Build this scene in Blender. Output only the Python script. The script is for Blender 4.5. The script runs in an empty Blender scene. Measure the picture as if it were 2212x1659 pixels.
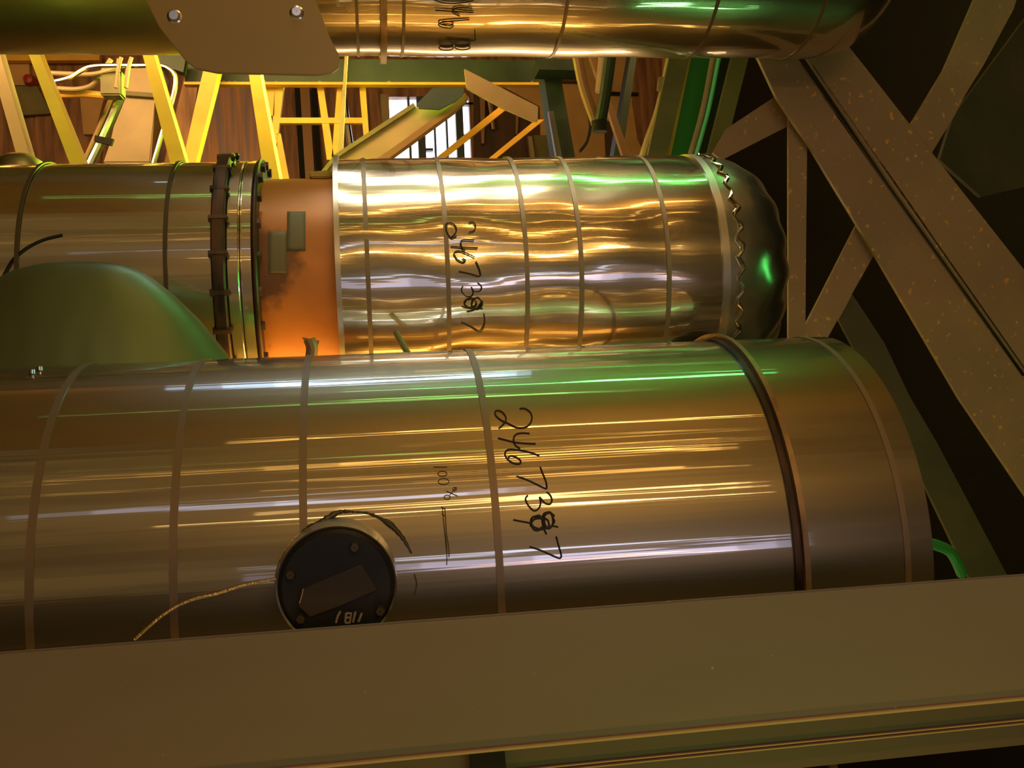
import bpy, bmesh, math, random
from mathutils import Vector, Matrix
random.seed(7)
sc = bpy.context.scene
col = sc.collection
# ------------------------------------------------------------------ frame of reference
# The photograph was taken with the camera turned on its side: the picture's right is up.
# Plan frame used below: X = picture right (true up), Y = into the picture, Z = picture up.
F = 2114.0
H = 5.5                                        # height of the camera above the floor
ex = Vector((14700, 629, -2114)).normalized()
ey = (Vector((0, 0, -1)) - ex * (-ex.z)).normalized()
ez = ex.cross(ey)
A = Matrix((ex, ey, ez))                       # camera axes -> plan frame
TW = Matrix(((0, 0, -1), (0, 1, 0), (1, 0, 0)))  # plan frame -> world
def T(p): return TW @ Vector(p) + Vector((0, 0, H))
cd = bpy.data.cameras.new('camera'); cam = bpy.data.objects.new('camera', cd); col.objects.link(cam)
cd.sensor_fit = 'HORIZONTAL'; cd.sensor_width = 36.0; cd.lens = F / 2212 * 36.0
cd.clip_start = 0.05; cd.clip_end = 200
m4 = (TW @ A).to_4x4(); m4.translation = T((0, 0, 0)); cam.matrix_world = m4
sc.camera = cam
sc.view_settings.view_transform = 'Standard'; sc.view_settings.look = 'None'
sc.view_settings.exposure = 0.18; sc.view_settings.gamma = 1.0; sc.view_settings.use_curve_mapping = False
# ------------------------------------------------------------------ pixel helpers
def ray(px, py): return A @ Vector(((px - 1106) / F, (829.5 - py) / F, -1.0))
def P(px, py, Y):
    d = ray(px, py); return d * (Y / d.y)
class Pipe:
    def __init__(s, Y, Z, R): s.Y, s.Z, s.R = Y, Z, R
    def hit(s, px, py, off=0.0):
        d = ray(px, py); R = s.R + off
        a = d.y**2 + d.z**2; b = d.y * s.Y + d.z * s.Z; c = s.Y**2 + s.Z**2 - R * R
        D = b * b - a * c
        if D < 0: D = 0
        return d * ((b - math.sqrt(D)) / a)
    def X(s, px, py): return s.hit(px, py).x
LOW = Pipe(2.172, -0.372, 0.452)
MID = Pipe(3.083, 0.328, 0.383)
UPP = Pipe(3.60, 1.691, 0.450)
# ------------------------------------------------------------------ world and lamps
w = bpy.data.worlds.new('world'); sc.world = w; w.use_nodes = True
wn = w.node_tree.nodes; wl = w.node_tree.links; wn.clear()
wo = wn.new('ShaderNodeOutputWorld'); wb = wn.new('ShaderNodeBackground'); wc = wn.new('ShaderNodeTexCoord')
wm = wn.new('ShaderNodeMapping'); wm.inputs['Scale'].default_value = (5.5, 5.5, 1.2)
wx = wn.new('ShaderNodeTexNoise'); wx.inputs['Scale'].default_value = 1.6; wx.inputs['Detail'].default_value = 3
wr = wn.new('ShaderNodeValToRGB')
wr.color_ramp.elements[0].position = 0.36; wr.color_ramp.elements[0].color = (0.12, 0.075, 0.028, 1)
wr.color_ramp.elements[1].position = 0.66; wr.color_ramp.elements[1].color = (0.42, 0.25, 0.075, 1)
e = wr.color_ramp.elements.new(0.5); e.color = (0.21, 0.135, 0.048, 1)
wl.new(wc.outputs['Generated'], wm.inputs['Vector']); wl.new(wm.outputs[0], wx.inputs['Vector'])
wl.new(wx.outputs['Fac'], wr.inputs['Fac']); ws = wn.new('ShaderNodeSeparateXYZ'); wg = wn.new('ShaderNodeMapRange'); wv = wn.new('ShaderNodeVectorMath'); wv.operation = 'SCALE'
wg.inputs['From Min'].default_value = -.5; wg.inputs['From Max'].default_value = .8; wg.inputs['To Min'].default_value = 1.25; wg.inputs['To Max'].default_value = .15
wl.new(wc.outputs['Generated'], ws.inputs[0]); wl.new(ws.outputs['Z'], wg.inputs['Value'])
wl.new(wr.outputs[0], wv.inputs[0]); wl.new(wg.outputs[0], wv.inputs['Scale']); wl.new(wv.outputs[0], wb.inputs['Color']); wl.new(wb.outputs[0], wo.inputs[0])
wb.inputs['Strength'].default_value = 0.52

def area(name, pos, target, lx, ly, color, rad, spread=math.pi):
    """area lamp; lx runs along the plan X axis, rad is its radiance"""
    ld = bpy.data.lights.new(name, 'AREA'); ld.shape = 'RECTANGLE'; ld.size = lx; ld.size_y = ly
    ld.color = color; ld.energy = rad * math.pi * lx * ly * 1.0; ld.spread = spread
    o = bpy.data.objects.new(name, ld); col.objects.link(o)
    p = T(pos); d = (T(target) - p).normalized()
    xa = TW @ Vector((1, 0, 0)); xa = (xa - d * xa.dot(d)).normalized()
    za = -d; ya = za.cross(xa)
    m = Matrix((xa, ya, za)).transposed().to_4x4(); m.translation = p; o.matrix_world = m
    return o
def streak(name, pipe, px0, px1, py, dist, width, color, rad, spread=math.pi):
    """long unseen strip lamp added where it mirrors in the pipe as a streak at picture height py"""
    pm = (px0 + px1) / 2
    h = pipe.hit(pm, py); n = Vector((0, h.y - pipe.Y, h.z - pipe.Z)).normalized()
    v = h.normalized(); r = v - 2 * v.dot(n) * n
    def at_px(px):                                 # the point of the same generator line seen at px
        k = px - 1106; cx_ = Vector((A[0][0], A[1][0], A[2][0])); cz_ = Vector((A[0][2], A[1][2], A[2][2])); w_ = cx_ * F + cz_ * k
        return Vector((-(w_.y * h.y + w_.z * h.z) / w_.x, h.y, h.z))
    q0 = at_px(px0); q1 = at_px(px1)
    def end(q):
        v = q.normalized(); nn = Vector((0, q.y - pipe.Y, q.z - pipe.Z)).normalized()
        r = v - 2 * v.dot(nn) * nn; s = math.sqrt(r.y**2 + r.z**2); return q + r * (dist / s)
    a, b = end(q0), end(q1); c = (a + b) / 2; L = abs(b.x - a.x)
    u = Vector((c.x - 0, c.y - h.y, c.z - h.z)); u.x = 0; u.normalize()
    for k, (f, g, w_) in enumerate(((.40, .42, 1.0), (.70, .26, 1.1), (.90, .18, 1.25), (1.12, .12, 1.4))):
        cc_ = c + u * (.05 * k); cc_.x -= L * .06 * (k - 1)
        area(name, cc_, (cc_.x, h.y, h.z), L * f, width * w_, color, rad * g * STREAK, spread)
STREAK = 1.0  # the strip lamps below are unseen, added to draw streaks on the pipes
ORG = (1.0, 0.50, 0.10); BLU = (0.75, 0.80, 1.0); GRN = (0.25, 1.0, 0.22); WRM = (1.0, 0.72, 0.36)
for px0, px1, py, d, w_, c_, r_ in (
    (690, 1750, 918, 5.0, .05, ORG, 40), (690, 1750, 903, 4.8, .02, ORG, 10), (900, 1750, 962, 5.0, .018, ORG, 12), (1000, 1700, 940, 5.2, .02, ORG, 7),
    (300, 1300, 985, 4.8, .02, (.5, 1, .2), 5), (100, 1500, 1035, 4.6, .02, ORG, 5), (100, 1300, 1010, 4.6, .02, ORG, 5),
    (560, 1760, 1092, 4.0, .045, (1.0, .6, .2), 42), (200, 1250, 1078, 4.2, .09, BLU, 3), (700, 1700, 1186, 3.5, .07, BLU, 4.5),
    (1020, 1720, 1198, 3.4, .018, (1.0, .42, .12), 16), (480, 1200, 822, 2.9, .16, (.55, .75, 1.0), 13.0), (900, 1750, 818, 3.1, .07, (.15, 1.0, .2), 22),
    (300, 1500, 862, 3.2, .03, (.4, 1, .2), 6), (500, 1300, 885, 4.8, .03, (.5, 1, .3), 3)):
    streak('streak_lamp', LOW, px0, px1, py, d, w_, c_, r_)
for px0, px1, py, d, w_, c_, r_ in (
    (735, 1500, 660, 3.2, .07, (.3, 1.0, .08), 12), (735, 1500, 608, 3.4, .16, (.72, .68, .95), 3.5), (735, 1250, 420, 3.0, .22, (1, .92, .75), 22),
    (735, 1620, 384, 3.0, .14, (1.0, .88, .8), 20), (735, 1500, 497, 3.4, .035, ORG, 20), (735, 1500, 520, 3.6, .02, ORG, 14), (735, 1500, 545, 3.4, .035, (1, .6, .2), 20),
    (0, 1560, 715, 3.0, .12, ORG, 10), (735, 1300, 742, 3.0, .10, (1, .7, .3), 10)):
    streak('streak_lamp', MID, px0, px1, py, d, w_, c_, r_ * (.07 if py < 430 else 1), math.radians(22) if py < 430 else math.pi)
for px0, px1, py, d, w_, c_, r_ in (
    (700, 1650, 112, 2.6, .20, (1.0, .66, .3), 10), (700, 1300, 50, 3.4, .08, ORG, 20), (700, 1250, 32, 3.4, .04, ORG, 12), (1100, 1700, 12, 3.4, .06, (.3, 1, .3), 8), (1200, 1600, 55, 3.3, .02, ORG, 8)):
    streak('streak_lamp', UPP, px0, px1, py, d, w_, c_, r_ * 1.9)
# added unseen area lamps that warm and green the space behind the pipes
area('warm_fill_lamp', (-1.2, 5.2, 2.5), (-1.2, 9.5, 1.3), 3.0, 0.5, (1.0, .58, .22), 13)
area('warm_fill_lamp', (-3.0, 4.2, 2.9), (-3.0, 8.5, 2.0), 3.0, 0.5, (1.0, .60, .22), 20)
area('warm_fill_lamp', (2.2, 5.2, 3.2), (1.2, 9.0, 2.0), 1.5, 0.4, (1.0, .6, .22), 14)
area('green_fill_lamp', (0.9, 6.9, 2.5), (-1.4, 5.3, 1.3), 0.5, 0.5, (.62, 1.0, .06), 200, math.radians(75))  # added to turn the rail sides lime
area('green_fill_lamp', (1.9, 2.25, 0.32), (-0.5, 2.45, 0.05), 0.25, 0.25, (.12, 1.0, .20), 4.5, math.radians(45))  # added out of frame to cast green on the branch cover
area('warm_fill_lamp', (0.2, 2.9, -0.55), (-0.2, 3.0, 0.0), 2.6, 0.22, (1.0, .5, .1), 16)  # added, hidden by the large pipe, for orange glow under the middle one
# ------------------------------------------------------------------ materials
def mat(name, c, metal=0.0, rough=0.6, c2=None, nscale=4.0, stretch=(1, 1, 1), bump=0.0, bscale=20.0, bstretch=(1, 1, 1),
        spots=None, sscale=30.0, slim=0.66, emis=None, estr=0.0, rvar=0.0, fine=0.0, coat=0.0, cior=2.0, crough=.045):
    m = bpy.data.materials.new(name); m.use_nodes = True
    n = m.node_tree.nodes; l = m.node_tree.links; b = n['Principled BSDF']
    b.inputs['Base Color'].default_value = (*c, 1); b.inputs['Metallic'].default_value = metal; b.inputs['Roughness'].default_value = rough
    if coat: b.inputs['Coat Weight'].default_value = coat; b.inputs['Coat IOR'].default_value = cior; b.inputs['Coat Roughness'].default_value = crough
    tc = n.new('ShaderNodeTexCoord')
    def noise(sc_, st, det=4):
        mp = n.new('ShaderNodeMapping'); mp.inputs['Scale'].default_value = st
        t = n.new('ShaderNodeTexNoise'); t.inputs['Scale'].default_value = sc_; t.inputs['Detail'].default_value = det
        l.new(tc.outputs['Object'], mp.inputs['Vector']); l.new(mp.outputs[0], t.inputs['Vector']); return t
    src = None
    if c2:
        t = noise(nscale, stretch); r = n.new('ShaderNodeValToRGB')
        r.color_ramp.elements[0].position = .38; r.color_ramp.elements[1].position = .62
        r.color_ramp.elements[0].color = (*c, 1); r.color_ramp.elements[1].color = (*c2, 1)
        l.new(t.outputs['Fac'], r.inputs['Fac']); src = r.outputs[0]
    if spots:
        t = noise(sscale, (1, 1, 1), 6); r = n.new('ShaderNodeValToRGB')
        r.color_ramp.elements[0].position = slim; r.color_ramp.elements[1].position = min(slim + .05, 1)
        r.color_ramp.elements[0].color = (0, 0, 0, 1); r.color_ramp.elements[1].color = (1, 1, 1, 1)
        mx = n.new('ShaderNodeMix'); mx.data_type = 'RGBA'
        l.new(t.outputs['Fac'], r.inputs['Fac']); l.new(r.outputs[0], mx.inputs[0])
        if src: l.new(src, mx.inputs[6])
        else: mx.inputs[6].default_value = (*c, 1)
        mx.inputs[7].default_value = (*spots, 1); src = mx.outputs[2]
    if src: l.new(src, b.inputs['Base Color'])
    if rvar:
        t = noise(3.0, (3, 3, .5)); mr = n.new('ShaderNodeMapRange'); mr.inputs['To Min'].default_value = max(rough - rvar, .02); mr.inputs['To Max'].default_value = rough + rvar
        l.new(t.outputs['Fac'], mr.inputs['Value']); l.new(mr.outputs[0], b.inputs['Roughness'])
    if bump:
        t = noise(bscale, bstretch, 2); bp = n.new('ShaderNodeBump'); bp.inputs['Strength'].default_value = 1.0
        bp.inputs['Distance'].default_value = bump
        l.new(t.outputs['Fac'], bp.inputs['Height']); l.new(bp.outputs[0], b.inputs['Normal'])
        if fine:
            t2 = noise(30, (1, 1, .012), 3); b2 = n.new('ShaderNodeBump'); b2.inputs['Distance'].default_value = fine
            l.new(t2.outputs['Fac'], b2.inputs['Height']); l.new(b2.outputs[0], bp.inputs['Normal'])
        if coat: l.new(bp.outputs[0], b.inputs['Coat Normal'])
    if emis:
        b.inputs['Emission Color'].default_value = (*emis, 1); b.inputs['Emission Strength'].default_value = estr
    return m
ALU = (0.28, 0.22, 0.125)
M = {
 'clad_low': mat('smooth_aluminium', ALU, 1, .36, bump=.0018, bscale=2.0, bstretch=(3, 3, .5), rvar=.05, fine=.0008, coat=1, cior=2.5),
 'clad_mid': mat('dented_aluminium', (.40, .33, .21), 1, .20, bump=.0028, bscale=2.0, bstretch=(4.0, 4.0, 1.2), rvar=.05, fine=.0007, coat=1, cior=2.7),
 'clad_mid2': mat('green_grey_cladding', (.55, .55, .42), 1, .26, bump=.010, bscale=3.0, bstretch=(2, 2, 2)),
 'clad_upp': mat('bright_aluminium', (.46, .38, .25), 1, .28, bump=.003, bscale=1.8, bstretch=(3, 3, .7), rvar=.04, fine=.0008, coat=1, cior=2.6),
 'clad_dull': mat('dull_aluminium', (.50, .46, .36), 1, .34, bump=.003, bscale=3, bstretch=(2, 2, 1)),
 'band': mat('banding_strap', (.24, .175, .105), .6, .5),
 'band_dark': mat('sealed_joint', (.10, .065, .035), .3, .55),
 'ring': mat('steel_ring', (.42, .28, .14), .7, .42, c2=(.20, .12, .06), nscale=9),
 'black_rust': mat('blackened_flange_steel', (.020, .014, .010), .5, .45, c2=(.11, .055, .03), nscale=7, stretch=(1, 1, 3)),
 'orange': mat('orange_primed_steel', (.80, .30, .045), .2, .42, c2=(.56, .22, .045), nscale=3.0, spots=(.22, .10, .03), sscale=3.5, slim=.56),
 'tape': mat('grey_green_tape', (.20, .19, .09), .0, .6),
 'beam': mat('brown_painted_steel', (.205, .138, .100), 0, .55, c2=(.185, .124, .090), nscale=2.0, stretch=(2, 2, .6), spots=(.60, .42, .16), sscale=75, slim=.715),
 'edge': mat('edge_highlight_and_scratch', (.50, .32, .14), .0, .45),  # light colour paints in the beams' highlight lines; also used for the scratch
 'beam_dark': mat('dark_brown_steel', (.13, .075, .05), 0, .5),
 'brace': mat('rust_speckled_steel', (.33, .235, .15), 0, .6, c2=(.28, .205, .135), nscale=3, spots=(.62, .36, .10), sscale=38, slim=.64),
 'brace_dark': mat('shaded_green_steel', (.09, .08, .045), 0, .6, c2=(.06, .06, .035), nscale=3),  # darker copy of brace steel, shade put into its colour; also grey sheet
 'black': mat('black_and_unlit_dark', (.008, .008, .004), 0, .9),  # black paint; the unlit dark of the ceiling is put into it too
 'blackpaint': mat('black_enamel', (.004, .0035, .0025), .0, .5, c2=(.009, .008, .005), nscale=20),
 'bolt': mat('dark_bolt', (.10, .085, .05), .7, .45),
 'brownplate': mat('dull_nameplate', (.055, .040, .022), .3, .45),
 'ink': mat('black_marker_ink', (.012, .008, .004), 0, .6),
 'fade_ink': mat('faded_marker_ink', (.085, .06, .025), 0, .7),
 'chalk': mat('white_paint_marking', (.30, .26, .20), 0, .7),
 'wire': mat('braided_wire', (.80, .58, .26), .9, .35, bump=.002, bscale=300),
 'yellow': mat('yellow_rail_paint', (.58, .47, .05), 0, .45, c2=(.50, .41, .05), nscale=8, stretch=(1, 1, .4)),
 'amber': mat('amber_painted_frame', (.88, .50, .06), 0, .5, c2=(.78, .40, .05), nscale=4),
 'green_beam': mat('dark_green_paint', (.012, .030, .014), 0, .5, c2=(.02, .040, .016), nscale=5),
 'green': mat('green_paint', (.03, .24, .055), 0, .45),
 'olive': mat('olive_paint', (.20, .17, .06), 0, .55, c2=(.14, .13, .05), nscale=5),
 'mint': mat('mint_green_tube', (.15, .80, .42), .2, .35),
 'tan': mat('tan_sheeting', (.62, .37, .14), 0, .6, c2=(.50, .29, .12), nscale=2),
 'rustwall': mat('rust_brown_sheeting', (.36, .17, .075), 0, .6, c2=(.15, .065, .035), nscale=4, stretch=(.3, 1, 3)),
 'stripewall': mat('stained_cladding_sheet', (.58, .27, .12), .1, .4, c2=(.24, .20, .28), nscale=3.2, stretch=(.22, 1, 5)),
 'darkwall': mat('dark_brown_sheeting', (.05, .030, .018), 0, .7, c2=(.11, .05, .025), nscale=2, stretch=(.3, 1, 3)),
 'beige': mat('beige_steel', (.42, .31, .18), .1, .5, c2=(.34, .25, .14), nscale=3),
 'greyblue': mat('grey_blue_steel', (.035, .055, .065), .1, .5),
 'chrome': mat('shiny_conduit', (.80, .78, .80), 1, .18),
 'rod': mat('brown_conduit', (.30, .17, .09), .3, .45),
 'daylight': mat('daylit_glass', (.8, .85, 1), 0, .2, emis=(.86, .90, 1.0), estr=3.2),
 'plate': mat('tan_coated_plate', (.40, .26, .12), .15, .5, c2=(.36, .25, .12), nscale=2),
 'red': mat('red_knob', (.35, .03, .02), 0, .4),
 'cover_green_cast': mat('cladding_with_green_light', (.15, .18, .08), .6, .42, bump=.014, bscale=2.0, bstretch=(1.0, 1.0, 2.4)),  # green light on the cover is put into its base colour
}
# ------------------------------------------------------------------ builders
def tag(o, label=None, cat=None, group=None, kind=None):
    if label: o['label'] = label
    if cat: o['category'] = cat
    if group: o['group'] = group
    if kind: o['kind'] = kind
    return o
class MB:
    def __init__(s): s.b = bmesh.new(); s.smooth = False
    def poly(s, pts, depth, sm=False):
        """prism: polygon pts (plan frame) pushed by the depth vector"""
        d = Vector(depth) if not isinstance(depth, (int, float)) else Vector((0, depth, 0))
        f = [s.b.verts.new(p) for p in pts]; g = [s.b.verts.new(Vector(p) + d) for p in pts]
        s.b.faces.new(f); s.b.faces.new(g[::-1]); n = len(f)
        for i in range(n): s.b.faces.new((f[i], g[i], g[(i + 1) % n], f[(i + 1) % n]))
        return s
    def box(s, a, b):
        x0, y0, z0 = a; x1, y1, z1 = b
        return s.poly([(x0, y0, z0), (x1, y0, z0), (x1, y0, z1), (x0, y0, z1)], (0, y1 - y0, 0))
    def lathe(s, prof, o, axis='X', n=96, a0=0, a1=2 * math.pi, fn=None):
        """prof: (along axis, radius) list; o: centre; axis in plan frame"""
        full = abs(a1 - a0 - 2 * math.pi) < 1e-6; k = n if full else n + 1; rows = []
        o = Vector(o)
        for (t, r) in prof:
            row = []
            for i in range(k):
                a = a0 + (a1 - a0) * i / n; c, q = math.cos(a) * r, math.sin(a) * r
                v = {'X': Vector((t, c, q)), 'Y': Vector((c, t, q)), 'Z': Vector((c, q, t))}[axis]
                if fn: v = fn(v, t, a)
                row.append(s.b.verts.new(o + v))
            rows.append(row)
        for r0, r1 in zip(rows, rows[1:]):
            for i in range(n):
                j = (i + 1) % k; s.b.faces.new((r0[i], r0[j], r1[j], r1[i]))
        s.smooth = True; return s
    def tube(s, pts, r, n=10, flat=None):
        pts = [Vector(p) for p in pts]; rows = []
        up = Vector((0.13, 0.9, 0.3)).normalized()
        for i, p in enumerate(pts):
            d = (pts[min(i + 1, len(pts) - 1)] - pts[max(i - 1, 0)])
            if d.length < 1e-9: d = Vector((1, 0, 0))
            d.normalize(); a = (up - d * up.dot(d)).normalized(); b = d.cross(a)
            rr = r[i] if isinstance(r, (list, tuple)) else r
            rows.append([s.b.verts.new(p + a * math.cos(t) * rr * (flat or 1) + b * math.sin(t) * rr) for t in [2 * math.pi * k / n for k in range(n)]])
        for r0, r1 in zip(rows, rows[1:]):
            for i in range(n): s.b.faces.new((r0[i], r0[(i + 1) % n], r1[(i + 1) % n], r1[i]))
        s.b.faces.new(rows[0]); s.b.faces.new(rows[-1][::-1]); s.smooth = True; return s
    def build(s, name, m, parent=None, bevel=0.0, base=None):
        if bevel: bmesh.ops.bevel(s.b, geom=list(s.b.edges), offset=bevel, segments=2, affect='EDGES', clamp_overlap=True)
        bmesh.ops.recalc_face_normals(s.b, faces=s.b.faces)
        for v in s.b.verts: v.co = T(v.co)
        org = parent_loc(parent) if parent else None
        if org is None:
            xs = [v.co for v in s.b.verts]
            mn = Vector([min(v[i] for v in xs) for i in range(3)]); mx = Vector([max(v[i] for v in xs) for i in range(3)])
            org = Vector(((mn.x + mx.x) / 2, (mn.y + mx.y) / 2, mn.z))
        for v in s.b.verts: v.co -= org
        me = bpy.data.meshes.new(name); s.b.to_mesh(me); s.b.free(); me.materials.append(m)
        if s.smooth:
            for p in me.polygons: p.use_smooth = True
            me.set_sharp_from_angle(angle=math.radians(35))
        o = bpy.data.objects.new(name, me); col.objects.link(o)
        if parent: o.parent = parent
        else: o.location = org
        return o
def parent_loc(p):
    v = Vector((0, 0, 0))
    while p: v += p.location; p = p.parent
    return v
def thing(name, label, cat, base, group=None):
    o = bpy.data.objects.new(name, None); col.objects.link(o); o.location = T(base); o.empty_display_size = .1
    return tag(o, label, cat, group)
def slab(name, px, Y, thick, m, label=None, cat=None, group=None, parent=None, bevel=0.0, kind=None):
    Ys = Y if isinstance(Y, (list, tuple)) else [Y] * len(px)
    b = MB().poly([P(x, y, d) for (x, y), d in zip(px, Ys)], thick)
    return tag(b.build(name, m, parent, bevel), label, cat, group, kind)
def smooth(pts, k=6):
    """Catmull-Rom through pixel points"""
    if len(pts) < 3: return pts
    q = [pts[0]] + list(pts) + [pts[-1]]; out = []
    for i in range(1, len(q) - 2):
        for j in range(k):
            t = j / k; a, b, c, d = q[i - 1], q[i], q[i + 1], q[i + 2]
            out.append(tuple(.5 * (2 * b[e] + (c[e] - a[e]) * t + (2 * a[e] - 5 * b[e] + 4 * c[e] - d[e]) * t * t + (3 * b[e] - a[e] - 3 * c[e] + d[e]) * t**3) for e in range(len(b))))
    out.append(tuple(pts[-1])); return out
def tubepx(name, px, Y, r, m, label=None, cat=None, group=None, parent=None, k=6):
    q = smooth([(x, y, Y[i] if isinstance(Y, (list, tuple)) else Y) for i, (x, y) in enumerate(px)], k)
    return tag(MB().tube([P(*t) for t in q], r).build(name, m, parent), label, cat, group)
ZT, ZB = 4.5, -4.0
def longslab(name, px, Y, thick, m, label=None, cat=None, group=None, bevel=0.0, up=True):
    """a straight member that runs on behind the pipes to the side walls"""
    p = [P(x, y, Y) for x, y in px]
    mt, mb = (p[0] + p[1]) / 2, (p[2] + p[3]) / 2; d = (mt - mb) / (mt.z - mb.z)
    def ext(a, z): return a + d * (z - a.z)
    q = [ext(p[0], ZT), ext(p[1], ZT)] + [p[1]] if up else [p[0], p[1]]
    q = q + [p[2], ext(p[2], ZB), ext(p[3], ZB), p[3]] + ([p[0]] if up else [])
    return tag(MB().poly(q, thick).build(name, m, None, bevel), label, cat, group)
def longtube(name, px, Y, r, m, label=None, cat=None, up=True, down=True, parent=None):
    p = [P(*t) for t in smooth([(x, y, Y[i] if isinstance(Y, (list, tuple)) else Y) for i, (x, y) in enumerate(px)], 6)]
    def ext(a, b, z): t = (z - a.z) / (b.z - a.z); return a + (b - a) * t
    if up: p = [ext(p[1], p[0], ZT)] + p
    if down: p = p + [ext(p[-2], p[-1], ZB)]
    return tag(MB().tube(p, r).build(name, m, parent), label, cat)
# ------------------------------------------------------------------ the shell of the building
def struct(o): o['kind'] = 'structure'; return o
struct(MB().box((-H, -3, -7), (-H - .2, 12.6, 7)).build('floor', M['darkwall']))
struct(MB().box((4.6, 2.6, -7), (4.8, 12.6, 7)).build('ceiling', M['black']))
# far wall, with the window opening left free (picture pixels unprojected at its distance)
YW = 12.0
c0 = P(836, 209, YW); c1 = P(1022, 420, YW)
wx0, wz1 = c0.x, c0.z; wx1, wz0 = c1.x, c1.z
wb_ = MB()
wb_.box((-H, YW, -7), (wx0, YW + .2, 7)); wb_.box((wx1, YW, -7), (4.6, YW + .2, 7))
wb_.box((wx0, YW, wz1), (wx1, YW + .2, 7)); wb_.box((wx0, YW, -7), (wx1, YW + .2, wz0))
struct(wb_.build('wall_back', M['rustwall']))
struct(MB().box((-H, 1.0, -4.2), (4.6, 12.2, -4)).build('wall_right', M['black']))
struct(MB().box((-H, 1.0, 4.5), (4.6, 12.2, 4.7)).build('wall_left', M['tan']))
win = struct(bpy.data.objects.new('window_1', None)); col.objects.link(win); win.location = T((wx0, YW, wz0))
MB().box((wx0, YW + .14, wz0), (wx1, YW + .16, wz1)).build('pane', M['daylight'], win)
MB().box((wx0 - .09, YW - .05, wz0), (wx0 + .02, YW + .05, wz1 + .02)).build('window_frame', M['beige'], win)
for x0, x1 in ((881, 886), (901, 917), (936, 940), (962, 966), (984, 1000)):
    a = P(x0, 250, YW); b = P(x1, 250, YW)
    MB().box((a.x, YW - .02, wz0), (b.x, YW + .12, wz1)).build('mullion', M['greyblue'], win)
for x0, x1, y in ((917, 936, 320), (1000, 1022, 221), (1000, 1022, 290)):
    a = P(x0, y, YW); b = P(x1, y + 5, YW)
    MB().box((a.x, YW, b.z), (b.x, YW + .1, a.z)).build('glazing_bar', M['greyblue'], win)
# ------------------------------------------------------------------ pipes
def arcpts(p, px, py0, py1, n): return [p.hit(px, py0 + (py1 - py0) * i / n, .001) for i in range(n + 1)]
def band(parent, pipe, x, wdt, m, h=.0025, name='seam_band', R=None, tilt=0.0):
    r = R or pipe.R
    fn = (lambda v, t, a: v + Vector((tilt * v.z, 0, 0))) if tilt else None
    return MB().lathe([(x - wdt / 2, r - .004), (x - wdt / 2, r + h), (x + wdt / 2, r + h), (x + wdt / 2, r - .004)], (0, pipe.Y, pipe.Z), n=128, fn=fn).build(name, m, parent)
def strokes(parent, pipe, lines, org, sc_, r, m, name='marker_number', off=.0006, label=None):
    b = MB()
    for ln in lines:
        b.tube([pipe.hit(org[0] + x / sc_, org[1] + y / sc_, off) for x, y in smooth(ln, 5)], r, n=6)
    return tag(b.build(name, m, parent), label)
def ell(cx, cy, rx, ry, n=14, t0=0, turns=1.0, wob=0):
    return [(cx + (rx + random.uniform(-wob, wob)) * math.cos(t0 + 2 * math.pi * turns * i / n), cy + (ry + random.uniform(-wob, wob)) * math.sin(t0 + 2 * math.pi * turns * i / n)) for i in range(n + 1)]

# ---- the large lower pipe
XL0 = -H; XL1 = LOW.X(2018, 1240)
low = thing('clad_pipe', 'large aluminium-clad pipe along the lower middle of the photo, with a black port', 'pipe', (XL0, LOW.Y, LOW.Z))
R = LOW.R
MB().lathe([(XL0, .02), (XL0, R)] + [(XL0 + (XL1 - XL0) * i / 60, R) for i in range(1, 60)] + [(XL1, R), (XL1 + .004, R - .01), (XL1 + .002, .30), (XL1 + .002, .02)], (0, LOW.Y, LOW.Z), n=160).build('cladding', M['clad_low'], low)
for px in (65, 374, 657, 1078):
    band(low, LOW, LOW.X(px, 1200), .0135, M['band'], h=.002)
band(low, LOW, LOW.X(1960, 1200), .012, M['band'], h=.002)
band(low, LOW, LOW.X(1725, 1230), .015, M['black_rust'], h=.006, name='sealed_joint')
band(low, LOW, LOW.X(1738, 1230), .011, M['ring'], h=.016, name='flange_ring')
S5 = 3.6875
D2 = [(820,195),(850,190),(885,205),(912,235),(918,270),(905,310),(870,340),(820,348),(780,338),(720,308),(670,285),(632,250),(625,220),(645,208),(680,220),(708,255),(710,290),(685,325),(655,350)]
D4 = [(900,392),(850,388),(800,395),(775,420),(775,455),(790,490),(825,512)]; D4b = [(648,428),(700,442),(780,462),(860,470),(948,475)]
D6 = [(978,570),(920,548),(850,530),(780,520),(730,520),(705,545),(712,580),(745,615),(790,635),(825,630),(825,605),(790,580),(750,570),(730,585)]
D7 = [(985,658),(1000,700),(1025,760),(1035,800),(1030,832),(960,800),(870,758),(795,733)]
D3 = [(1035,858),(1065,885),(1078,925),(1060,955),(1020,945),(985,905),(980,900),(988,940),(975,985),(940,1008),(905,985),(878,945),(868,910),(885,885)]
D8 = [ell(960, 1102, 52, 58, 36, 0, 2.5, 7), ell(1052, 1085, 40, 62, 36, 1, 2.6, 7), ell(985, 1110, 70, 45, 24, 2, 1.6, 6),
      [(1128,1138),(1080,1130),(1010,1150),(950,1165),(915,1120)], [(1100,1050),(1060,1022),(1015,1030),(1000,1080),(1015,1150),(1035,1195)], [(770,1080),(830,1092),(905,1105)]]
D7b = [(1112,1212),(1130,1280),(1150,1350),(1150,1378),(1130,1385),(1060,1355),(980,1320),(900,1295)]
strokes(low, LOW, [D2, D4, D4b, D6, D7, D3] + D8 + [D7b], (900, 830), S5, .0017, M['ink'], label='number 2467387 handwritten in black marker')
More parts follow.
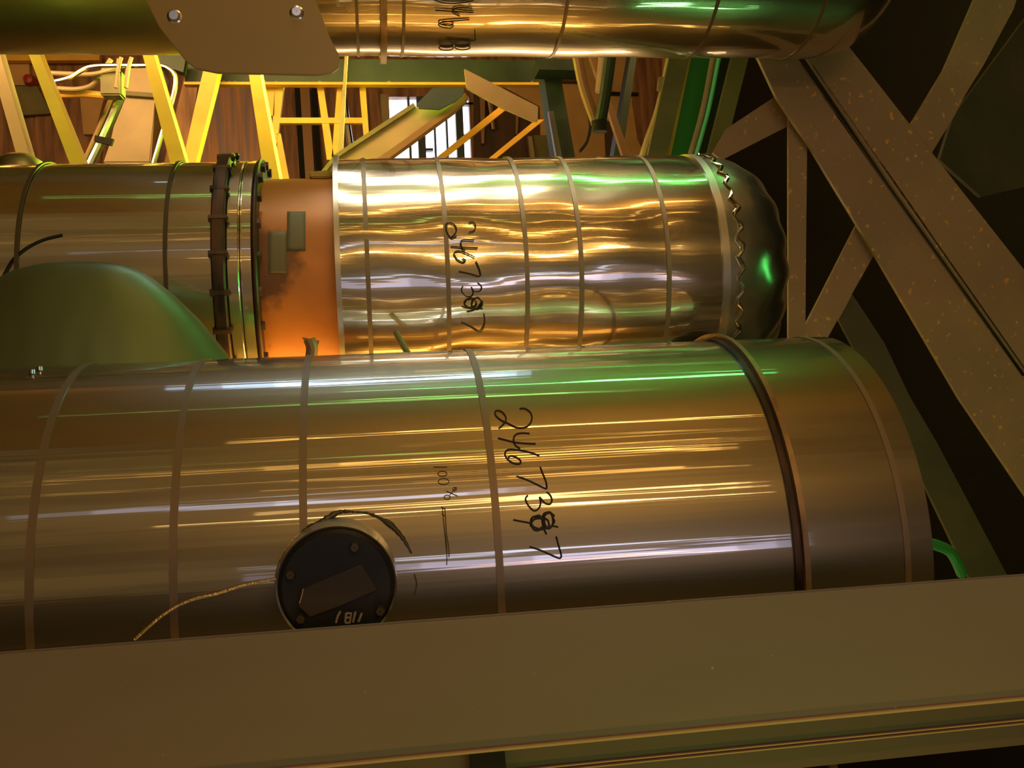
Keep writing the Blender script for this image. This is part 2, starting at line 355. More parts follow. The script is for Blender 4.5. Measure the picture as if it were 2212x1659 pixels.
strokes(low, LOW, [[(135,658),(190,659),(243,660)], ell(205,712,36,20), ell(215,775,42,24), ell(243,900,25,17), [(235,850),(280,870),(330,892)], ell(303,835,14,14), [(265,880),(290,850),(318,820)]], (900, 830), S5, .0008, M['fade_ink'], name='faded_writing')
strokes(low, LOW, [[(195,975),(230,1000)], [(200,1030),(225,1050)], [(205,985),(215,1100),(228,1200),(240,1300),(240,1440)], [(225,985),(232,1100),(240,1200),(256,1300),(258,1380)], [(212,1070),(238,1330)]], (900, 830), S5, .0009, M['fade_ink'], name='faded_line')
strokes(low, LOW, [[(895,1240),(900,1262),(895,1285)]], (0, 0), 1, .0013, M['fade_ink'], name='faded_line')
# tee cover rising from the pipe at the left
cc = P(172, 700, 2.45)
prof = [(-.42, .45), (-.20, .37), (-.10, .31), (0.0, .245), (.06, .195), (.105, .15), (.128, .115), (.140, .075), (.143, .04), (.144, .001)]
tz = P(195, 566, 2.45).z - .144
MB().lathe([(t, r) for t, r in prof], (cc.x, 2.45, tz), axis='Z', n=72, fn=lambda v, t, a: Vector((v.x * (1.12 if v.x > 0 else 1.25), v.y * .5, v.z))).build('branch_cover', M['cover_green_cast'], low)
for x, y in ((70, 791), (86, 784)):
    h = LOW.hit(x, y + 12, 0.004); MB().lathe([(-.006, .001), (-.004, .006), (.004, .006)], h, axis='Z', n=12).build('rivet', M['chrome'], low)
# black inspection port
PY = 1.655; pc = P(727, 1266, PY); PR = 122 / F * PY
port = MB().lathe([(PY - .003, .001), (PY - .003, PR * .93), (PY + .004, PR), (PY + .20, PR)], (pc.x, 0, pc.z), axis='Y', n=72).build('inspection_port', M['blackpaint'], low)
MB().lathe([(PY + .003, PR + .0005), (PY + .001, PR + .004), (PY + .20, PR + .010)], (pc.x, 0, pc.z), axis='Y', n=72).build('port_collar', M['clad_dull'], port)
for x, y in ((766, 1181), (628, 1240), (821, 1318), (650, 1335)):
    q = P(x, y, PY - .004); MB().lathe([(-.012, .001), (-.012, .007), (0, .009), (.004, .009)], q, axis='Y', n=6).build('bolt', M['bolt'], port)
Z4 = 4.74
def z4(l, Y=PY - .004): return [P(560 + x / Z4, 1050 + y / Z4, Y) for x, y in l]
MB().poly(z4([(430,1060),(1040,800),(1210,1060),(840,1220),(520,1340),(400,1230)], PY - .012), .010).build('cover_plate', M['brownplate'], port, bevel=.001)
tb = MB()
for ln in ([(830,1280),(800,1340),(785,1400)], [(890,1300),(880,1395)], [(890,1300),(945,1305),(935,1345),(890,1348)], [(935,1350),(925,1400),(880,1398)], [(985,1285),(960,1395)], [(1050,1300),(1015,1390)]):
    tb.tube(z4(ln, PY - .005), .0021, n=6)
tb.build('painted_letters', M['chalk'], port)
tb = MB(); tb.tube(z4([(450,1050),(440,1110),(410,1200)], PY - .013), .001, n=6); tb.build('scratch', M['edge'], port)
# torn edge of the cladding round the port
TE = [(400,545),(440,470),(520,420),(640,370),(700,330),(780,280),(860,257),(960,262),(1080,270),(1180,300),(1260,340),(1340,390),(1420,470),(1490,560),(1560,690)]
rr = [.002,.003,.005,.008,.007,.006,.004,.002,.0022,.004,.0045,.008,.0055,.004,.0015]
q = smooth([(x, y, r_) for (x, y), r_ in zip(TE, rr)], 5)
rnd = [max(.0012, r_ + random.uniform(-.0012, .0012)) * .8 for _, _, r_ in q]
MB().tube([LOW.hit(560 + x / Z4, 1050 + y / Z4, .001) for x, y, _ in q], rnd, n=8).build('torn_cladding_edge', M['bolt'], low)
MB().tube([LOW.hit(560 + x / Z4, 1050 + y / Z4, .004) for x, y in smooth([(420,480),(330,570),(250,680),(195,800),(165,930),(168,1020),(185,1080)])], .0012, n=6).build('lifted_edge', M['wire'], low)
# braided wire
q = smooth([(600, 1251), (570, 1256), (520, 1266), (470, 1282), (420, 1294), (385, 1308), (350, 1330), (320, 1355), (290, 1382)], 6)
pts = []
for i, (x, y) in enumerate(q):
    pts.append(LOW.hit(x, min(y, 1399), .012 + .02 * i / len(q)))
tag(MB().tube(pts, .0026, n=8).build('braided_wire', M['wire']), 'thin braided metal wire trailing left from the black port across the pipe', 'wire')

# ---- the middle pipe
XM0 = -H; Xo0 = MID.X(560, 590); Xo1 = MID.X(727, 590)
mid = thing('clad_pipe', 'middle pipe with bolted flanges, a bare orange length and dented shiny cladding', 'pipe', (XM0, MID.Y, MID.Z))
R = MID.R
c = (0, MID.Y, MID.Z)
xa = MID.X(470, 590)
MB().lathe([(XM0, .02), (XM0, R - .006)] + [(XM0 + (xa - XM0) * i / 20, R - .006) for i in range(1, 21)], c, n=128).build('left_cladding', M['clad_upp'], mid)
XE = MID.X(1570, 600)
def dent(v, t, a):
    ang = math.degrees(a) % 360
    k = .0016 * math.sin(t * 23 + 2 * math.sin(a * 3)) * math.sin(a * 5 + t * 4) + .0016 * math.sin(t * 9 + a * 7)
    r = math.hypot(v.y, v.z); s_ = (r + k) / max(r, 1e-6); return Vector((v.x, v.y * s_, v.z * s_))
MB().lathe([(Xo1, R - .06), (Xo1, R)] + [(Xo1 + (XE - Xo1) * i / 70, R) for i in range(1, 71)], c, n=180, fn=dent).build('right_cladding', M['clad_mid'], mid)
# rounded end of the lagging, dented where the sheets meet
prof = [(XE, R)]
for k in range(1, 25):
    u = k / 24; ang = u * math.pi / 2
    prof.append((XE + .27 * math.sin(ang) ** .8, max(R * math.cos(ang) ** .55, .002)))
MB().lathe(prof, c, n=150, fn=lambda v, t, a: v + Vector((.004 * math.sin(a * 16 + t * 30), 0, 0))).build('rounded_end', M['clad_mid2'], mid)
crump = MB(); pts = []; rs = []
for k in range(60):
    a = math.radians(-62 + 150 * k / 59)
    r0 = R + .001; x = XE + .045 + .010 * math.sin(k * 1.7) + random.uniform(-.004, .004)
    pts.append((x, MID.Y - math.cos(a) * r0, MID.Z + math.sin(a) * r0)); rs.append(random.uniform(.003, .009))
crump.tube(pts, rs, n=8); crump.build('crumpled_edge', M['clad_mid'], mid)
band(mid, MID, XE, .022, M['clad_dull'], h=.005)
MB().lathe([(xa - .02, .3267), (Xo1 + .05, .3267)], c, n=128).build('bare_pipe', M['orange'], mid)
for px in (795, 968, 1139, 1257, 1446):
    band(mid, MID, MID.X(px, 600), .0125, M['band'], h=.003)
band(mid, MID, MID.X(731, 600), .014, M['clad_dull'], h=.012, name='end_collar')
for px in (35, 357): band(mid, MID, MID.X(px, 600), .010, M['band_dark'], h=.0, name='seam_band')
# flanges
def flange(px0, px1, Rf, m, nb, name, off=.0):
    x0, x1 = MID.X(px0, 590), MID.X(px1, 590)
    f = MB().lathe([(x0, .30), (x0, Rf - .004), (x0 + .004, Rf), (x1 - .004, Rf), (x1, Rf - .004), (x1, .30)], c, n=128).build(name, m, mid)
    return f, x0, x1
fl, fx0, fx1 = flange(458, 488, R + .020, M['black_rust'], 0, 'flange')
s1, sx0, sx1 = flange(488, 517, R - .002, M['clad_upp'], 0, 'spacer_ring')
s2, tx0, tx1 = flange(519, 546, R - .002, M['clad_upp'], 0, 'spacer_ring')
band(mid, MID, (sx1 + tx0) / 2, .006, M['black'], R=R - .010, name='gasket')
f2, gx0, gx1 = flange(546, 556, R + .004, M['black_rust'], 0, 'flange')
for k in range(24):
    a = 2 * math.pi * (k + .5) / 24
    for (fo, x0, x1, ra) in ((fl, fx0, fx1, R + .012), (f2, gx0, gx1, R - .018)):
        y = MID.Y - math.cos(a) * ra; z = MID.Z + math.sin(a) * ra
        if y > MID.Y + .12: continue
        if fo is fl:
            MB().lathe([(x0 - .006, .001), (x0 - .006, .011), (x1 + .006, .011), (x1 + .010, .001)], (0, y, z), n=6).build('bolt', M['black_rust'], fo)
        else:
            MB().lathe([(x0 - .004, .001), (x0 - .004, .014), (x1 + .010, .014), (x1 + .010, .001)], (0, y, z), n=6).build('bolt', M['black_rust'], fo)
# tape patches on the bare pipe
BP = Pipe(MID.Y, MID.Z, .3267)
def patch(px0, py0, px1, py1, m, name, parent, pipe=BP, off=.0015):
    b = MB(); n = 10; g = [[b.b.verts.new(pipe.hit(px0 + (px1 - px0) * i / 4, py0 + (py1 - py0) * j / n, off)) for j in range(n + 1)] for i in range(5)]
    for i in range(4):
        for j in range(n): b.b.faces.new((g[i][j], g[i + 1][j], g[i + 1][j + 1], g[i][j + 1]))
    b.smooth = True; o = b.build(name, m, parent)
    md = o.modifiers.new('thickness', 'SOLIDIFY'); md.thickness = .001; return o
patch(620, 457, 660, 541, M['tape'], 'tape_patch', mid)
patch(580, 500, 619, 590, M['tape'], 'tape_patch', mid)
S3 = 2.572
strokes(mid, MID, [[(290,388),(315,385),(328,405),(320,430),(290,442)], [(222,462),(190,470),(165,430),(165,395),(190,388),(215,405),(220,435),(200,462),(188,468)],
  [(320,485),(260,483),(245,500),(255,530),(270,545)], [(190,520),(260,525),(340,528)], [(325,580),(270,555),(230,545),(208,560),(225,590),(255,608),(272,598),(255,585)],
  [(330,602),(350,650),(352,685),(300,672),(235,658)], [(340,722),(362,745),(350,770),(318,768),(305,745),(315,780),(300,800),(270,795),(250,765),(258,740)],
  ell(300,838,32,26,30,0,2.4,5), ell(335,838,28,32,30,1,2.4,5), [(368,822),(330,870),(280,885)], [(250,855),(290,865),(368,868)], [(375,898),(378,950),(352,998),(300,970),(248,947)]],
  (900, 330), S3, .0018, M['ink'], off=.006, label='number 2467387 handwritten in black marker')
# small things at the middle pipe
tubepx('support_stem', [(672, 775), (674, 750), (668, 733)], 2.66, .016, M['rod'], 'short brown stem standing before the bare orange pipe', 'support')
slab('lifting_lug', [(652, 728), (690, 736), (686, 748), (678, 772), (664, 772), (662, 745)], 2.70, .02, M['rod'], parent=None, label='flared brown lug against the orange pipe above the large pipe', cat='bracket')
tubepx('yellow_rod', [(854, 716), (872, 748), (890, 778)], 2.62, .0085, M['olive'], 'stubby yellow green rod leaning between the middle pipe and large pipe', 'rod')
slab('yellow_clip', [(664, 370), (717, 367), (717, 384), (670, 384)], 2.98, .05, M['yellow'], 'small yellow block on top of the bare orange pipe', 'bracket', bevel=.004)
# rounded elbow behind the middle pipe at far left
q = P(42, 372, 3.35)
MB().lathe([(-.3, .085), (0, .085), (.035, .07), (.055, .04), (.062, .001)], (q.x, 3.35, q.z), axis='Z', n=48).build('rounded_cap', M['clad_dull'], mid)
# curved gore line at left of middle pipe
strokes(mid, MID, [[(0,612),(12,590),(30,560),(60,535),(95,518),(135,508)]], (0, 0), 1, .005, M['ink'], name='gore_seam', off=-.006)

# ---- the upper pipe
XU0 = -H; XU1 = 1.80
upp = thing('clad_pipe', 'upper clad pipe cut off by the top edge, behind the broad bolted plate', 'pipe', (XU0, UPP.Y, UPP.Z))
R = UPP.R; c = (0, UPP.Y, UPP.Z)
xj = UPP.X(600, 60)
MB().lathe([(XU0, .02), (XU0, R), (xj, R)], c, n=128).build('dull_cladding', M['clad_dull'], upp)
MB().lathe([(xj, R)] + [(xj + (XU1 - xj) * i / 60, R) for i in range(1, 61)] + [(XU1 + .26 * math.sin(math.pi / 2 * k / 16), max(R * math.cos(math.pi / 2 * k / 16) ** .55, .002)) for k in range(1, 17)], c, n=160, fn=lambda v, t, a: Vector((v.x, v.y * (1 + .006 * math.sin(t * 13 + 2 * a)), v.z * (1 + .004 * math.sin(t * 13 + 2 * a))))).build('bright_cladding', M['clad_upp'], upp)
for px, py in ((772, 60), (872, 60), (1216, 60), (1532, 60), (1760, 60)):
    band(upp, UPP, UPP.X(px, py), .011, M['band_dark'] if px > 1400 else M['band'], h=.0035)
band(upp, UPP, UPP.X(829, 60), .022, M['ring'], h=.028, name='flange_ring')
strokes(upp, UPP, [[(1595,0),(1640,12),(1700,10),(1740,2)], [(1735,30),(1680,28),(1663,45),(1690,60)], [(1600,38),(1670,42),(1740,46)], [(1725,72),(1660,78),(1615,85),(1620,98),(1655,103),(1665,90),(1625,88)],
   [(1745,112),(1746,132),(1743,149),(1690,146),(1640,143)], ell(1640,176,26,9), ell(1700,174,28,9)], (0, 0), 1.7015, .0022, M['ink'], name='marker_number', off=.006)
# plate bolted across the upper pipe
pl = slab('bolted_plate', [(250, -190), (268, -60), (306, -20), (345, 60), (400, 130), (425, 148), (470, 157), (690, 162), (716, 158), (731, 147), (733, 120), (712, 80), (682, 0), (668, -60), (650, -190)], 2.98, .014, M['plate'],
          'broad tan plate with two bolts across the upper pipe at the top left', 'plate', bevel=.0015)
for x, y in ((377, 36), (641, 28)):
    q = P(x, y, 2.982)
    MB().lathe([(-.014, .001), (-.014, .013), (-.004, .017), (0, .026), (.004, .026)], q, axis='Y', n=24).build('bolt', M['chrome'], pl)
# ------------------------------------------------------------------ the near beam along the bottom
YB = 1.40
def zb(py802, Y): r = ray(802, py802); return r.z / r.y * Y
z1 = zb(1349, YB); z2 = zb(1642, YB)
bm_ = thing('steel_beam', 'broad brown painted steel beam running along the bottom of the photo', 'beam', (-H, YB, z2))
MB().box((-H, YB, z2), (4.6, YB + .008, z1)).build('web', M['beam'], bm_, bevel=.002)
MB().box((-H, YB - .006, z2 - .003), (4.6, YB + .10, z2 + .0015)).build('lower_edge', M['edge'], bm_, bevel=.001)
Y2 = 1.47; z3 = zb(1702, Y2)
sb = thing('steel_angle', 'darker brown steel angle beneath the broad beam at the bottom edge', 'beam', (-H, Y2, z3))
MB().box((-H, Y2, z3), (4.6, Y2 + .03, z2 - .006)).build('face', M['beam_dark'], sb)
for k in (0, 1): MB().box((-H, Y2 - .005, z3 + .006 * k - .001), (4.6, Y2 + .002, z3 + .006 * k + .0008)).build('ridge', M['edge'], sb)
z4_ = zb(1755, 1.52)
tag(MB().box((-H, 1.52, z4_), (4.6, 1.56, z3 - .004)).build('steel_angle', M['beam_dark']), 'dark brown rail lowest at the bottom right corner', 'beam')
a = P(1016, 1640, 1.445); b = P(1092, 1640, 1.445)
tag(MB().poly([P(1016, 1628, 1.445), P(1090, 1622, 1.445), P(1100, 1720, 1.445), P(1022, 1720, 1.445)], .02).build('clamp', M['black']), 'small black block standing for a dark gap under the broad beam at the bottom edge', 'clamp')  # black block stands for the dark of a gap in the steel
# ------------------------------------------------------------------ truss at the right
TR = [
 ('steel_angle', [(1733, 140), (1702, 95), (1618, 95), (1640, 130), (1676, 207), (1712, 262), (1745, 308), (1788, 380), (1852, 485), (1888, 545), (2074, 862), (3200, 2520), (3200, 2175), (2212, 812), (1915, 402)], 3.90, .02, 'brace', 'long diagonal steel brace at right, inner one beside the dark slot', True),
 ('steel_angle', [(1752, 140), (1721, 95), (1830, 95), (1865, 140), (2011, 327), (2065, 396), (2240, 618), (3200, 1837), (3200, 2163), (2240, 838), (1925, 398)], 3.87, .015, 'brace', 'long diagonal steel brace at right, outer one beside the dark slot', True),
 ('steel_brace', [(1704, 235), (1745, 235), (1742, 460), (1740, 740), (1704, 740)], 3.96, .02, 'brace', 'upright narrow steel strip at the end of the middle pipe', False),
 ('steel_brace', [(1690, 198), (1678, 206), (1572, 276), (1540, 330), (1560, 345), (1706, 270), (1720, 230)], 4.02, .02, 'brace', 'short steel brace slanting down left from the upper node', False),
 ('steel_brace', [(1852, 483), (1890, 548), (1842, 632), (1780, 745), (1720, 745), (1742, 700)], 3.97, .02, 'brace', 'steel brace slanting from the long diagonal down to the large pipe', False),
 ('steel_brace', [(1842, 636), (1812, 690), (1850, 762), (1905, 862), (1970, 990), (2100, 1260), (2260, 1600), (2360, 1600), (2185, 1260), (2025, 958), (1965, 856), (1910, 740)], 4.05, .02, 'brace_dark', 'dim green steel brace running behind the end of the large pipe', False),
 ('steel_brace', [(2118, -30), (2340, -520), (2430, -520), (2205, -30), (2190, 20), (2125, 140), (2085, 205), (2062, 250), (2000, 352), (1945, 295), (1966, 274), (2040, 150)], 3.884, .02, 'brace', 'rusty steel brace rising to the top right corner', False),
]
for nm, px, Y, t, m, lab, lip in TR:
    o = slab(nm, px, Y, t, M[m], lab, 'brace', bevel=.0015, group=None)
    if nm == 'steel_angle':                   # return leg of each angle along the slot
        e0, e1 = ((1733, 140), (2212, 812)) if 'inner' in lab else ((1752, 140), (2240, 838))
        s_ = -5 if 'inner' in lab else 5
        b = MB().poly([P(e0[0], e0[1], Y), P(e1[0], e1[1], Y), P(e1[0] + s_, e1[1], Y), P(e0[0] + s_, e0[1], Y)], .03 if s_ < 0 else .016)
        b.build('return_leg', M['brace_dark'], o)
slab('grey_sheet', [(2060, 250), (2230, 20), (2500, -200), (2850, -200), (2850, 560), (2230, 400), (2120, 425), (2030, 345)], 4.6, .03, M['brace_dark'], 'dark grey panel behind the truss at the right edge', 'sheet')
tubepx('green_glow_strap', [(1990, 1168), (2042, 1185), (2062, 1205), (2078, 1240)], [2.30, 2.34, 2.38, 2.42], .014, M['green'], 'small green strap standing for a patch of green glow', parent=low)  # green glow put in as a coloured strap
# ------------------------------------------------------------------ steelwork and fittings between the upper and middle pipes
rails = [([(62, 118), (86, 118), (181, 352), (150, 352)], 'yellow rail between two pipes, nearest the left of three'),
         ([(308, 118), (333, 118), (402, 350), (367, 350)], 'yellow rail between two pipes, in the middle beside the pale duct'),
         ([(536, 150), (560, 150), (605, 392), (572, 392)], 'yellow rail rising behind the bolted flange')]
for (px, lab), YR, TH in zip(rails, (5.2, 5.45, 5.85), (.11, .16, .34)):
    longslab('yellow_rail', px, YR, TH, M['yellow'], lab, 'rail', bevel=.004)
longslab('pale_rail', [(-22, 130), (4, 130), (68, 350), (40, 350)], 5.4, .10, M['beige'], 'pale green grey rail slanting at the left edge', 'rail')
# dark green girder
gb = thing('green_girder', 'dark green girder with yellow light painted on its underside above the window', 'girder', P(400, 190, 7.0))
gl = P(400, 187, 7.0); gr_ = P(1190, 187, 7.0); gt = P(800, 128, 7.0).z
MB().box((gl.x, 7.0, gl.z + .02), (gr_.x, 7.03, gt)).build('web', M['green_beam'], gb)
MB().box((gl.x, 6.95, gl.z), (gr_.x, 7.02, gl.z + .018)).build('lower_flange', M['amber'], gb)  # yellow light on the flange edge is put into its amber colour
for px in (483, 495, 507, 572, 597, 690, 840, 1150):
    q = P(px, 178, 6.995); MB().lathe([(-.01, .001), (-.006, .010), (0, .013), (.006, .013)], q, axis='Y', n=10).build('rivet', M['olive'], gb)
slab('green_girder', [(330, 120), (402, 120), (396, 156), (345, 140)], 6.8, .1, M['green_beam'], 'short dark green girder end left of the bolted plate', 'girder')
# left back: sheeting, duct, conduits
tsh = slab('tan_sheet', [(-20, 128), (62, 128), (66, 184), (-20, 184)], 11.9, .1, M['tan'], 'tan panel at the left edge under the upper pipe', 'sheet')
slab('amber_strip', [(-20, 118), (215, 118), (215, 130), (-20, 131)], 11.75, .1, M['amber'], 'narrow amber strip under the upper pipe at far left', 'strip')
slab('olive_sheet', [(0, 186), (80, 186), (110, 245), (20, 250)], 11.84, .05, M['olive'], 'olive sheet below the tan panel at far left', 'sheet')
slab('pale_duct', [(272, 140), (345, 140), (336, 200), (325, 352), (222, 352), (240, 300)], 7.4, .35, M['beige'], 'pale duct leaning between the first two yellow rails', 'duct', bevel=.01)
slab('duct_flange', [(270, 196), (336, 201), (335, 210), (267, 205)], 7.35, .05, M['olive'], 'dark joint line across the pale duct', 'flange')
slab('amber_post', [(172, 205), (225, 208), (205, 290), (180, 290)], 11.86, .1, M['tan'], 'small amber panel behind the shiny conduits', 'sheet')
scon = longtube('shiny_conduit', [(262, 205), (235, 270), (196, 352)], 6.6, .030, M['chrome'], 'shiny conduit sloping left of the pale duct', 'conduit', up=False)
longtube('shiny_conduit', [(243, 205), (216, 270), (180, 352)], 6.7, .014, M['rod'], 'thin dark conduit sloping beside the shiny one', 'conduit', up=False)
longtube('shiny_conduit', [(110, 178), (150, 168), (190, 146), (240, 142), (300, 142), (345, 142), (366, 150), (378, 165), (377, 195), (365, 240), (350, 290), (332, 352)], 6.3, [.015] * 68, M['chrome'], 'bright conduit bending over behind the second yellow rail', 'conduit', up=False)
jbox = slab('junction_box', [(216, 158), (262, 150), (262, 205), (216, 205)], 6.35, .12, M['olive'], 'dark junction box where the conduits meet', 'box', bevel=.01)
tubepx('conduit', [(108, 158), (150, 160), (205, 160), (250, 146), (258, 128)], 6.4, .016, M['beige'], parent=jbox)
tubepx('conduit', [(112, 190), (160, 193), (195, 186), (215, 165), (240, 128)], 6.45, .016, M['beige'], parent=jbox)
tubepx('conduit', [(118, 205), (180, 203), (225, 206), (245, 200)], 6.5, .024, M['amber'], parent=jbox)
for x in (262, 284):
    tubepx('hanger_rod', [(x, 124), (x - 6, 145), (x - 12, 190)], 6.2, .012, M['beige'], parent=jbox)
slab('clamp', [(205, 292), (245, 300), (240, 314), (203, 304)], 6.55, .03, M['black'], 'black clamp', parent=scon)
q = P(65, 174, 11.82); MB().lathe([(-.09, .001), (-.08, .05), (0, .068), (.07, .06), (.09, .001)], q, axis='Y', n=20).build('knob', M['red'], tsh)['label'] = 'small dark red knob'
# brown and striped sheeting behind the rails
slab('brown_sheet', [(85, 190), (235, 200), (215, 370), (60, 370)], 11.96, .03, M['rustwall'], 'dark rusty sheet behind the leftmost yellow rail', 'sheet')
longslab('brown_column', [(402, 150), (432, 150), (402, 360), (352, 360)], 7.6, .25, M['rustwall'], 'brown leaning column right of the bent bright conduit', 'column')
slab('striped_sheet', [(425, 185), (600, 185), (600, 400), (380, 400)], 11.96, .03, M['stripewall'], 'stained copper and blue striped sheet behind the flange', 'sheet')
longslab('ochre_post', [(430, 190), (464, 190), (423, 352), (394, 352)], 6.75, .12, M['amber'], 'amber post leaning right of the second yellow rail', 'post', bevel=.005)
# the amber frame before the dark sheeting
fr = thing('guard_railing', 'amber frame of bars with a crossbar left of the window', 'frame', P(700, 380, 7.04))
for px in ([(594, 176), (614, 176), (600, 300), (592, 330), (585, 330)], [(598, 288), (606, 288), (626, 395), (602, 395)], [(683, 176), (697, 176), (716, 300), (722, 345), (706, 345)],
           [(729, 176), (740, 176), (730, 345), (716, 345)], [(775, 176), (789, 176), (797, 290), (786, 300)], [(560, 176), (594, 176), (592, 250), (584, 250)]):
    slab('bar', px, 7.04, .07, M['amber'], parent=fr)
slab('crossbar', [(604, 254), (784, 254), (784, 266), (604, 266)], 7.036, .05, M['amber'], parent=fr)
longslab('upright_edge', [(741, 178), (748, 178), (740, 345), (728, 345)], 6.85, .05, M['beige'], 'thin beige upright right of the amber frame', 'post')
longtube('blue_white_tube', [(743, 225), (749, 270), (757, 325)], 8.6, .035, M['chrome'], 'bright blue white tube between the amber frame and window', 'tube')
for k, (x0, x1, m) in enumerate(((640, 652, 'black'), (652, 672, 'rod'), (676, 688, 'black'), (800, 822, 'rustwall'))):
    slab('sheet_rib', [(x0 - 4, 190), (x1 - 4, 190), (x1 + 8, 390), (x0 + 8, 390)], 11.9, .1, M[m], ['dark rib of the sheeting, first inside the amber frame', 'brown rib of the sheeting inside the amber frame', 'dark rib of the sheeting beside the second amber bar', 'rusty rib of the sheeting beside the window'][k], 'rib')
# large diagonal near the window and its neighbours
dg = slab('diagonal_beam', [(1004, 205), (980, 212), (906, 232), (894, 228), (722, 340), (690, 380), (775, 380), (850, 330), (985, 235), (1012, 215)], 6.2, .02, M['beige'], 'broad beige diagonal beam crossing in front of the window', 'beam')
slab('flange', [(893, 222), (722, 334), (685, 380), (697, 380), (726, 342), (898, 230)], 6.17, .12, M['olive'], parent=dg)
slab('flange', [(1004, 200), (975, 228), (850, 318), (800, 352), (770, 380), (785, 380), (856, 330), (985, 236), (1012, 210)], 6.17, .12, M['rod'], parent=dg)
slab('blue_gusset', [(935, 190), (1003, 190), (1000, 205), (985, 218), (950, 236), (905, 234), (902, 222)], 6.12, .02, M['greyblue'], 'dark blue green gusset at the head of the beige diagonal beam', 'gusset')
slab('wedge_plate', [(1003, 148), (1163, 230), (1162, 262), (1152, 262), (1090, 235), (1035, 205), (1008, 190)], 5.9, .03, M['beige'], 'grey beige wedge plate', parent=gb, bevel=.003)
longslab('thin_brace', [(1082, 228), (1104, 228), (950, 350), (930, 350)], 6.4, .03, M['amber'], 'thin amber brace right of the window, upper of two', 'brace', up=False)
longslab('thin_brace', [(1158, 258), (1176, 258), (1062, 350), (1046, 350)], 6.4, .03, M['amber'], 'thin amber brace right of the window, lower of two', 'brace', up=False)
slab('dark_recess', [(1024, 190), (1199, 190), (1199, 400), (1024, 400)], 11.96, .03, M['darkwall'], 'dark brown sheet standing for a dark room right of the window', 'sheet')  # flat sheet, its dark colour stands for an unlit room
slab('recess_post', [(1036, 200), (1048, 200), (1046, 310), (1040, 310)], 11.86, .1, M['rod'], 'narrow brown post just right of the window', 'post')
tubepx('light_tube', [(1056, 215), (1062, 250), (1066, 280)], 11.88, .035, M['chrome'], 'small pale tube in the dark sheeting right of the window', 'tube')
slab('recess_post', [(1114, 240), (1121, 240), (1118, 290), (1114, 290)], 11.86, .1, M['rod'], 'short brown post between the thin amber braces', 'post')
slab('tan_sheet', [(1040, 162), (1175, 162), (1190, 350), (1168, 350), (1166, 230)], 11.93, .02, M['tan'], 'tan triangular panel above the wedge plate', 'sheet')
slab('olive_sheet', [(1152, 292), (1200, 292), (1212, 370), (1150, 370)], 11.90, .02, M['olive'], 'olive panel below the wedge plate', 'sheet')
slab('recess_post', [(1140, 294), (1149, 294), (1157, 350), (1147, 350)], 11.78, .1, M['beige'], 'pale narrow post left of the olive panel', 'post')
# columns and conduits on the right of the gap
slab('tan_sheet', [(1200, 120), (1475, 120), (1475, 400), (1200, 400)], 11.96, .03, M['tan'], 'tan sheeting behind the dark conduits right of centre', 'sheet')
longslab('dark_column', [(1170, 128), (1205, 128), (1246, 360), (1204, 360)], 6.5, .20, M['green_beam'], 'dark green column right of the wedge plate', 'column', bevel=.005)
slab('green_girder', [(1160, 128), (1262, 128), (1258, 152), (1165, 150)], 6.3, .2, M['green_beam'], 'short dark green girder touching the dark column', 'girder')
slab('column_edge', [(1185, 240), (1196, 240), (1218, 360), (1206, 360)], 6.4, .05, M['chrome'], 'shiny flat strip on the dark green column', 'strip')
longtube('brown_conduit', [(1248, 125), (1262, 190), (1291, 275)], 5.6, .032, M['rod'], 'brown conduit slanting into the round black cap', 'conduit', down=False)
gcond = longtube('green_conduit', [(1318, 125), (1308, 200), (1296, 268)], 5.5, .034, M['green_beam'], 'dark green conduit ending in the round black cap', 'conduit', down=False)
q = P(1295, 266, 5.45)
tag(MB().lathe([(-.05, .001), (-.05, .042), (.012, .046), (.016, .001)], q, axis='Z', n=28).build('cap', M['black'], gcond), 'round black cap')
longtube('tan_conduit', [(1300, 125), (1297, 165), (1293, 200)], 5.9, .024, M['beige'], 'short tan conduit between the brown and the green conduits', 'conduit', down=False)
longslab('leaning_post', [(1362, 120), (1376, 120), (1352, 285), (1334, 285)], 6.8, .14, M['green_beam'], 'green grey post leaning right of the black cap', 'post')
longslab('leaning_post', [(1300, 195), (1312, 195), (1370, 360), (1354, 360)], 6.0, .05, M['rod'], 'thin brown post sloping right below the green grey post', 'post')
slab('dark_rib', [(1305, 262), (1325, 262), (1345, 360), (1310, 360)], 11.93, .02, M['darkwall'], 'dark rib under the round black cap', 'slat')
longtube('hanging_cable', [(1268, 235), (1275, 270), (1268, 305), (1252, 328)], 5.9, .010, M['black'], 'thin black cable curving beside the dark green column', 'cable', down=False)
tubepx('wall_bracket', [(1318, 202), (1345, 203), (1378, 204)], 11.92, .025, M['black'], 'thin black bar on the tan sheeting', 'bar')
slab('wall_slot', [(1204, 172), (1250, 173), (1250, 178), (1204, 177)], 11.88, .06, M['darkwall'], 'narrow dark slot bar on the tan sheeting by the column', 'bar')
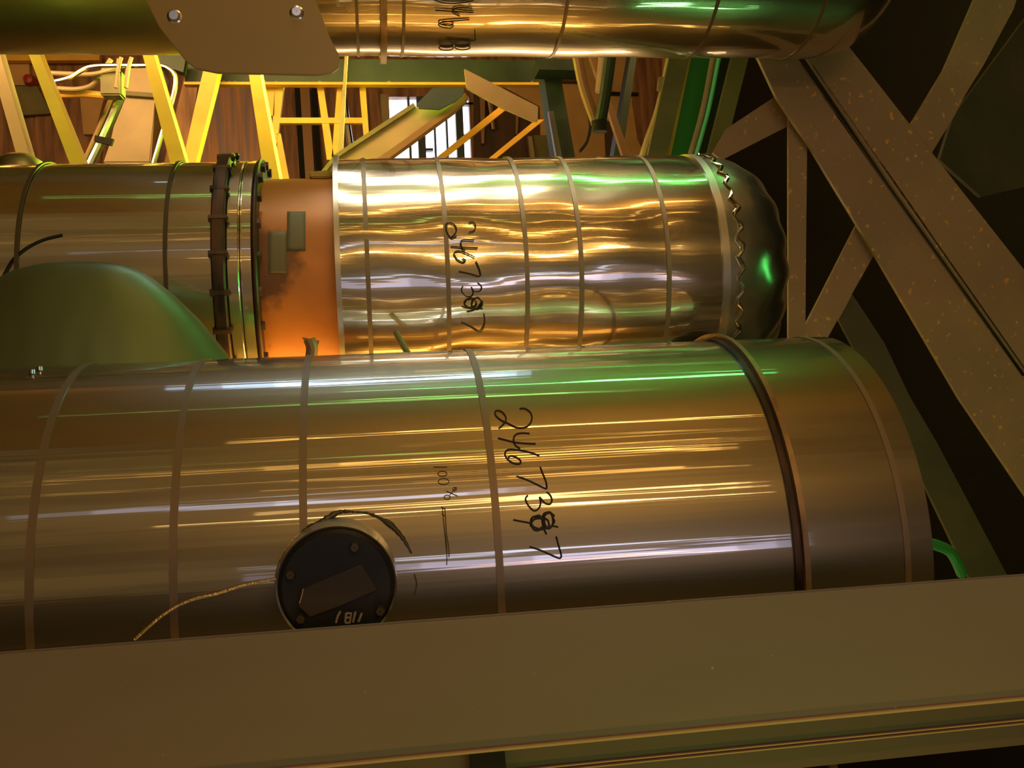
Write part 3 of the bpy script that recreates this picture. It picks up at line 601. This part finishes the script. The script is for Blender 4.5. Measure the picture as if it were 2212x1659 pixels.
slab('brown_sheet', [(1372, 125), (1430, 125), (1428, 170), (1400, 345), (1378, 300), (1366, 220)], 11.93, .02, M['rustwall'], 'brown panel left of the beige conduit', 'sheet')
bcon = longtube('beige_conduit', [(1448, 128), (1434, 195), (1420, 250), (1402, 300), (1386, 352)], 5.8, .028, M['beige'], 'long beige conduit left of the green posts', 'conduit')
slab('clamp', [(1425, 165), (1445, 168), (1440, 196), (1422, 192)], 5.74, .04, M['olive'], 'olive clamp', parent=bcon)
gp = [([(1446, 125), (1489, 125), (1438, 352), (1396, 352)], 'olive', 4.86, .03, 'olive post face left of the lime edge'),
      ([(1485, 125), (1493, 125), (1446, 352), (1437, 352)], 'yellow', 4.90, .08, 'narrow lime yellow edge strip beside the green post'),
      ([(1493, 125), (1536, 125), (1486, 352), (1446, 352)], 'green', 5.0, .03, 'green post face between the lime strip and the tan tube'),
      ([(1559, 125), (1583, 125), (1532, 352), (1504, 352)], 'green_beam', 5.05, .03, 'dark green post face right of the mint tube'),
      ([(1581, 125), (1617, 125), (1560, 352), (1524, 352)], 'olive', 4.74, .03, 'olive post face right of the mint tube')]
for px, m, Y, t, lab in gp: longslab('painted_post', px, Y, t, M[m], lab, 'post', bevel=.002)
longtube('tan_tube', [(1540, 125), (1518, 240), (1486, 352)], 4.82, .015, M['beige'], 'narrow tan tube left of the mint tube', 'tube')
longtube('mint_tube', [(1553, 125), (1530, 240), (1499, 352)], 4.80, .011, M['mint'], 'bright mint green tube right of the green post', 'tube')
# repeats carry the same group
for o in list(col.objects):
    if o.parent is None and 'label' in o:
        k = o.name.split('.')[0]
        g = {'clad_pipe': 'large clad pipes', 'yellow_rail': 'yellow rails between the pipes', 'painted_post': 'painted posts right of centre',
             'thin_brace': 'thin amber braces', 'sheet_rib': 'ribs of the back sheeting', 'recess_post': 'narrow posts before the dark sheeting',
             'shiny_conduit': 'conduits at the left', 'steel_brace': 'truss members at the right'}.get(k)
        if k == 'steel_angle' and o['category'] == 'brace': g = 'truss members at the right'
        if g: o['group'] = g
